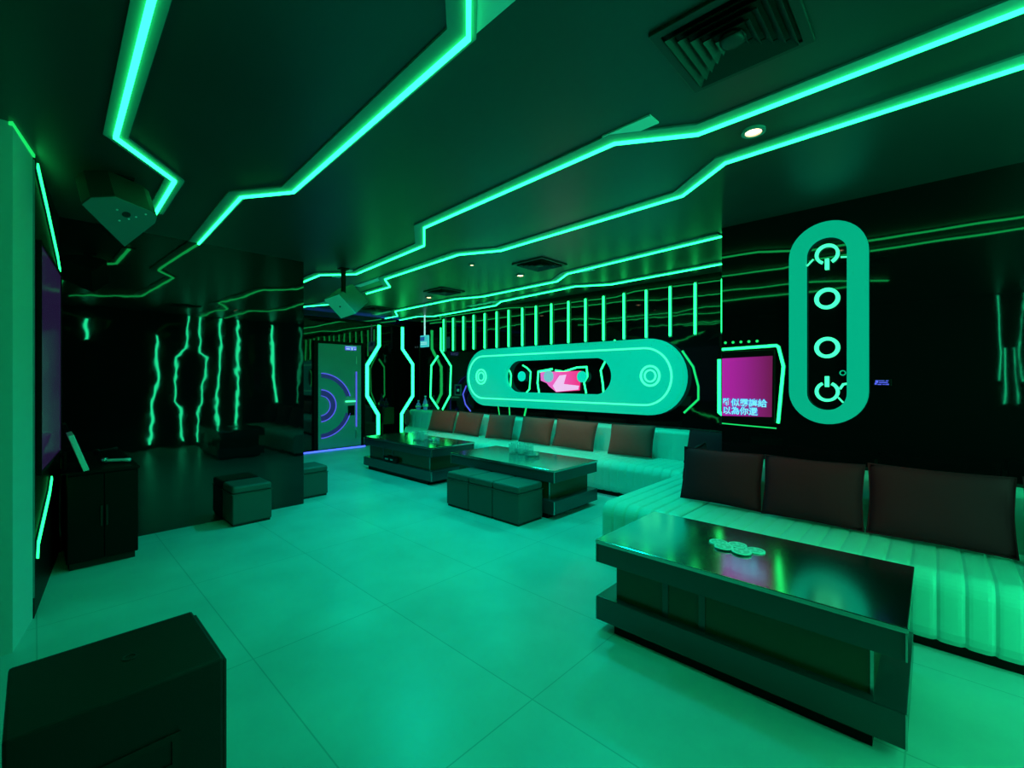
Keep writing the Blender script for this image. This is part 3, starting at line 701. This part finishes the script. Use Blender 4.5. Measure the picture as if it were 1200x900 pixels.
# something stored in the core of the far table
rm = thing('remote_box', 'small black gadget lying in the open side of the far left table', 'gadget', (-5.75, 3.578, .189))
boxo('body', 'black_satin', rm, -.20, .16, -.035, .005, 0, .075, .012); boxo('button_row', 'steel', rm, -.14, -.06, -.04, -.034, .03, .05); boxo('button_row', 'steel', rm, 0, .06, -.04, -.034, .03, .05)

# ------------------------------------------------------------------ cube stools
st0 = None
def stool(label, x0, y0, w=.355, d=.36, h=.375, group='dark cube stools'):
    global st0
    t = thing('cube_stool', label, 'stool', (x0, y0, 0), 0, group)
    boxo('body', 'leather', t, 0, w, 0, d, .02, h - .075, .012, 3)
    boxo('seat_pad', 'leather', t, 0, w, 0, d, h - .075, h, .024, 4)
    boxo('base', 'seam', t, .012, w - .012, .012, d - .012, 0, .02)
    bm = bmesh.new(); ribbon(bm, [(-.0015, -.0015), (w + .0015, -.0015), (w + .0015, d + .0015), (-.0015, d + .0015)], -.003, .003, lambda u, v, n: (u, v, n), h - .078, h - .072, True); finish(bm, 'piping', 'leather', t)
    return t
stool('left one of the three dark cube stools at the middle table', -3.934, 3.130)
stool('centre one of the three dark cube stools at the middle table', -3.572, 3.130)
stool('right one of the three dark cube stools at the middle table', -3.210, 3.130)
stool('dark cube stool standing against the black partition wall', -5.145, 1.278, .34, .345, .38)
stool('dark cube stool peeking out past the end of the black partition', -5.69, 2.085, .36, .345, .36)

# ------------------------------------------------------------------ glassware
def tumbler(x, y, z, r, h, label):
    t = thing('glass_tumbler', label, 'glass', (x, y, z), 0, 'clear glasses on the low tables')
    bm = bmesh.new(); lathe(bm, [(r * .82, 0), (r * .9, .004), (r, h), (r - .004, h), (r * .8, .012), (.002, .012)], 0, 0, 0, 14); finish(bm, 'bowl', 'glass', t, smooth=False)
    return t
def ashtray(x, y, z, r, label):
    t = thing('ashtray', label, 'ashtray', (x, y, z), 0, 'glass ashtrays on the low tables')
    bm = bmesh.new(); lathe(bm, [(r * .92, 0), (r, .006), (r, .045), (r * .72, .045), (r * .6, .014), (.002, .012)], 0, 0, 0, 8); finish(bm, 'dish', 'glass', t)
    for k in range(4):
        a = PI / 4 + k * PI / 2 + .2
        bm = bmesh.new(); c_, s_ = math.cos(a), math.sin(a); box(bm, c_ * r * .86 - .008, c_ * r * .86 + .008, s_ * r * .86 - .008, s_ * r * .86 + .008, .045, .050); finish(bm, 'rest', 'glass', t)
    return t
zz = .495
wh = ['back left', 'front left', 'back middle', 'front middle', 'back right', 'front right']
pos = [(-3.80, 4.09), (-3.73, 3.98), (-3.70, 4.13), (-3.63, 4.02), (-3.60, 4.16), (-3.54, 4.06)]
for k, (x, y) in enumerate(pos): tumbler(x, y, zz, .045, .115, '%s clear tumbler in the cluster on the middle table' % wh[k])
ashtray(-3.43, 4.00, zz, .085, 'clear faceted glass ashtray right of the tumblers on the middle table')
pos = [(-5.62, 3.95), (-5.55, 3.84), (-5.50, 3.97), (-5.44, 3.87)]
wh = ['back left', 'front left', 'back right', 'front right']
for k, (x, y) in enumerate(pos): tumbler(x, y, .50, .048, .12, '%s clear tumbler in the cluster on the far left table' % wh[k])
ashtray(-5.30, 3.98, .50, .09, 'clear faceted glass ashtray beside the tumblers on the far left table')
lab = ['leftmost round pale coaster in the cluster on the nearest table', 'front left round pale coaster in the cluster on the nearest table', 'middle round pale coaster in the cluster on the nearest table', 'front right round pale coaster in the cluster on the nearest table', 'rightmost round pale coaster in the cluster on the nearest table']
for k, (x, y) in enumerate([(-.861, 2.574), (-.812, 2.507), (-.772, 2.600), (-.722, 2.500), (-.678, 2.578)]):
    t = thing('coaster', lab[k], 'coaster', (x, y, .50 + .006 * (k % 2)), 0, 'round coasters on the nearest table')
    bm = bmesh.new(); lathe(bm, [(.044, 0), (.047, .001), (.047, .005), (.044, .006)], 0, 0, 0, 28); finish(bm, 'rim', 'coaster', t)
    bm = bmesh.new(); ring_solid(bm, circle(0, 0, .037, 28), circle(0, 0, .010, 28), lambda u, v, n: (u, v, n), .0055, .0066); finish(bm, 'printed_pattern', 'coaster_in', t)
    for q in range(3):
        a = q * 2.1 + k
        bm = bmesh.new(); prism(bm, circle(.024 * math.cos(a), .024 * math.sin(a), .008, 10), lambda u, v: (u, v, .0066), lambda u, v: (u, v, .0072)); finish(bm, 'printed_dot', 'coaster', t)

# ------------------------------------------------------------------ cabinet under the projection screen, with its things
cb = thing('cabinet', 'low black cabinet standing at the left under the wide dim screen', 'cabinet', (-5.145, .115, 0))
boxo('body', 'black_satin', cb, 0, .575, .045, .445, .05, .70, .003)
boxo('worktop', 'black_satin', cb, 0, .595, .045, .455, .70, .72, .003)
boxo('plinth', 'black_matte', cb, .0, .56, .06, .43, 0, .05)
d1 = boxo('door', 'black_satin', cb, .575, .592, .05, .245, .06, .69, .002); boxo('handle', 'black_matte', d1, .592, .605, .225, .238, .30, .45, .003)
d1 = boxo('door', 'black_satin', cb, .575, .592, .25, .445, .06, .69, .002); boxo('handle', 'black_matte', d1, .592, .605, .255, .268, .30, .45, .003)
tb = thing('touch_screen', 'thin tilted panel on a stand on top of the low black cabinet', 'touch screen', (-4.75, .26, .72))
bm = bmesh.new(); box(bm, -.14, .17, -.016, .016, .0, .275); bmesh.ops.rotate(bm, verts=bm.verts, cent=(0, 0, 0), matrix=Matrix.Rotation(.30, 3, 'X'))
bmesh.ops.translate(bm, verts=bm.verts, vec=(.12, .0, .016)); finish(bm, 'panel', 'white', tb, bevel=.004)
boxo('foot', 'black_satin', tb, -.02, .28, -.13, .03, .001, .010, .004)
bm = bmesh.new(); box(bm, .10, .14, -.11, -.095, .01, .14); finish(bm, 'strut', 'black_satin', tb)
mc = thing('microphone', 'microphone lying on the low black cabinet', 'microphone', (-4.82, .40, .7475), .95)
bm = bmesh.new(); lathe(bm, [(.010, 0), (.012, .01), (.012, .12), (.016, .16)], 0, 0, 0, 14); bmesh.ops.rotate(bm, verts=bm.verts, cent=(0, 0, 0), matrix=Matrix.Rotation(PI / 2, 3, 'Y')); finish(bm, 'body', 'white', mc, smooth=True)
bm = bmesh.new(); lathe(bm, [(.012, -.045), (.022, -.038), (.026, -.02), (.024, -.004), (.016, 0)], 0, 0, 0, 14); bmesh.ops.rotate(bm, verts=bm.verts, cent=(0, 0, 0), matrix=Matrix.Rotation(PI / 2, 3, 'Y')); finish(bm, 'grille', 'steel', mc, smooth=True)
# projection screen on the splayed wall + its green outline
W0, W1 = Vector((-3.83, 0.0)), Vector((-5.55, .18)); WD = (W1 - W0).normalized(); WN = Vector((-WD.y, WD.x)) * -1
if WN.y < 0: WN = -WN
fw = lambda u, v, n: (W0.x + WD.x * u + WN.x * (n + .004), W0.y + WD.y * u + WN.y * (n + .004), v)
ps = thing('projection_screen', 'wide dim violet screen on the far left wall, seen almost edge on', 'screen', fw(.6, 0.75, 0))
o0 = Vector(ps.location); fp = lambda u, v, n: Vector(fw(u, v, n)) - o0
bm = bmesh.new(); prism(bm, [(.03, .85), (1.14, .85), (1.14, 2.2), (.03, 2.2)], lambda u, v: fp(u, v, 0.001), lambda u, v: fp(u, v, .02)); finish(bm, 'picture', 'tv_dark', ps)
bm = bmesh.new(); ring_solid(bm, [(1.16, .83), (1.16, 2.22), (.015, 2.22), (.015, .83)], [(1.14, .85), (1.14, 2.2), (.03, 2.2), (.03, .85)], fp, 0.001, .026); finish(bm, 'frame', 'black_satin', ps)
neon('neon_line', 'upper bent green light line around the violet screen at far left', [(.03, 2.66), (.45, 2.54), (1.10, 2.34), (1.26, 2.26)], fw, .016, 'tube', group=G)
neon('neon_line', 'lower bent green light line beside the low cabinet at far left', [(.03, .34), (.06, .42), (.60, .62), (.72, .70)], fw, .016, 'tube', group=G)

# ------------------------------------------------------------------ subwoofer at the lower left
sb = thing('subwoofer', 'large black speaker box on the floor at the lower left corner', 'speaker', (-2.10, -.055, 0))
boxo('cabinet', 'sub', sb, 0, .425, 0, .475, .03, .50, .008)
bm = bmesh.new(); lathe(bm, [(.022, 0), (.022, .004), (.014, .004), (.013, .001), (.001, .001)], .205, .267, .4985, 20); finish(bm, 'pole_socket', 'black_matte', sb)
boxo('grille', 'speaker_dark', sb, .01, .415, .475, .487, .05, .485, .004)
for x in (.05, .375):
    for y in (.05, .425):
        bm = bmesh.new(); lathe(bm, [(.022, 0), (.025, .03)], x, y, 0, 14); finish(bm, 'foot', 'black_matte', sb)
bm = bmesh.new(); ring_solid(bm, [(.36, .22), (.36, .33), (.12, .33), (.12, .22)], [(.34, .24), (.34, .31), (.14, .31), (.14, .24)], lambda u, v, n: (.425 + n, u, v), 0, .006); finish(bm, 'carry_handle', 'black_matte', sb)

# ------------------------------------------------------------------ downlight beams and added colour fill
def spot(name, loc, target, col, power, size, blend=.6, rad=.03):
    d = bpy.data.lights.new(name, 'SPOT'); d.color = col; d.energy = power; d.spot_size = math.radians(size); d.spot_blend = blend; d.shadow_soft_size = rad
    o = bpy.data.objects.new(name, d); link(o); o.location = loc
    o.rotation_euler = (Vector(target) - Vector(loc)).to_track_quat('-Z', 'Y').to_euler()
    return o
# warm downlights over the sofas
for k, (x, y, tx, ty, pw) in enumerate([(-3.80, 4.20, -3.7, 5.22, 30), (-5.89, 4.33, -6.1, 5.22, 30)]):
    spot('downlight_beam', (x, y, CZ - .02), (tx, ty, .64), (1.0, .10, .08), pw * .58, 56, .9)
spot('downlight_beam', (-.693, 2.60, CZ - .02), (-.6, 3.7, .6), (1.0, .12, .12), 4.0, 46, .9)
# added green fill spots without fixtures, to brighten floor and sofas
for (x, y, pw, col) in [(-2.4, 1.9, 50, (.001, 1, .46)), (-4.2, 2.9, 100, (.0, 1, .85)), (-2.3, 3.0, 62, (.0, 1, .85)), (-6.6, 3.4, 85, (.0, 1, .80)), (-.6, 1.6, 5, (.0, 1, .40)), (-3.2, .9, 10, (.0, 1, .25)), (-5.0, 4.9, 100, (.0, 1, .72)), (-2.6, 4.9, 92, (.0, 1, .72))]:
    spot('added_colour_fill', (x, y, CZ - .03), (x, y, 0), col, pw, 150, 1.0, .06)

w = bpy.data.worlds.new('room_dark'); SC.world = w; w.use_nodes = True
w.node_tree.nodes['Background'].inputs[0].default_value = (.002, .004, .004, 1)

# ------------------------------------------------------------------ camera and view
cam = bpy.data.cameras.new('camera'); co = bpy.data.objects.new('camera', cam); link(co)
co.location = (0, 0, CAMZ); co.rotation_euler = (PI / 2, 0, YAW)
cam.sensor_fit = 'HORIZONTAL'; cam.sensor_width = 36.0; cam.lens = 36.0 * FOC / 1200.0
cam.shift_y = -(450.0 - PY0) / 1200.0
cam.clip_start = .02
SC.camera = co
SC.view_settings.view_transform = 'Standard'; SC.view_settings.look = 'None'
SC.view_settings.gamma = 1.0; SC.view_settings.use_curve_mapping = False; SC.view_settings.exposure = 0.0
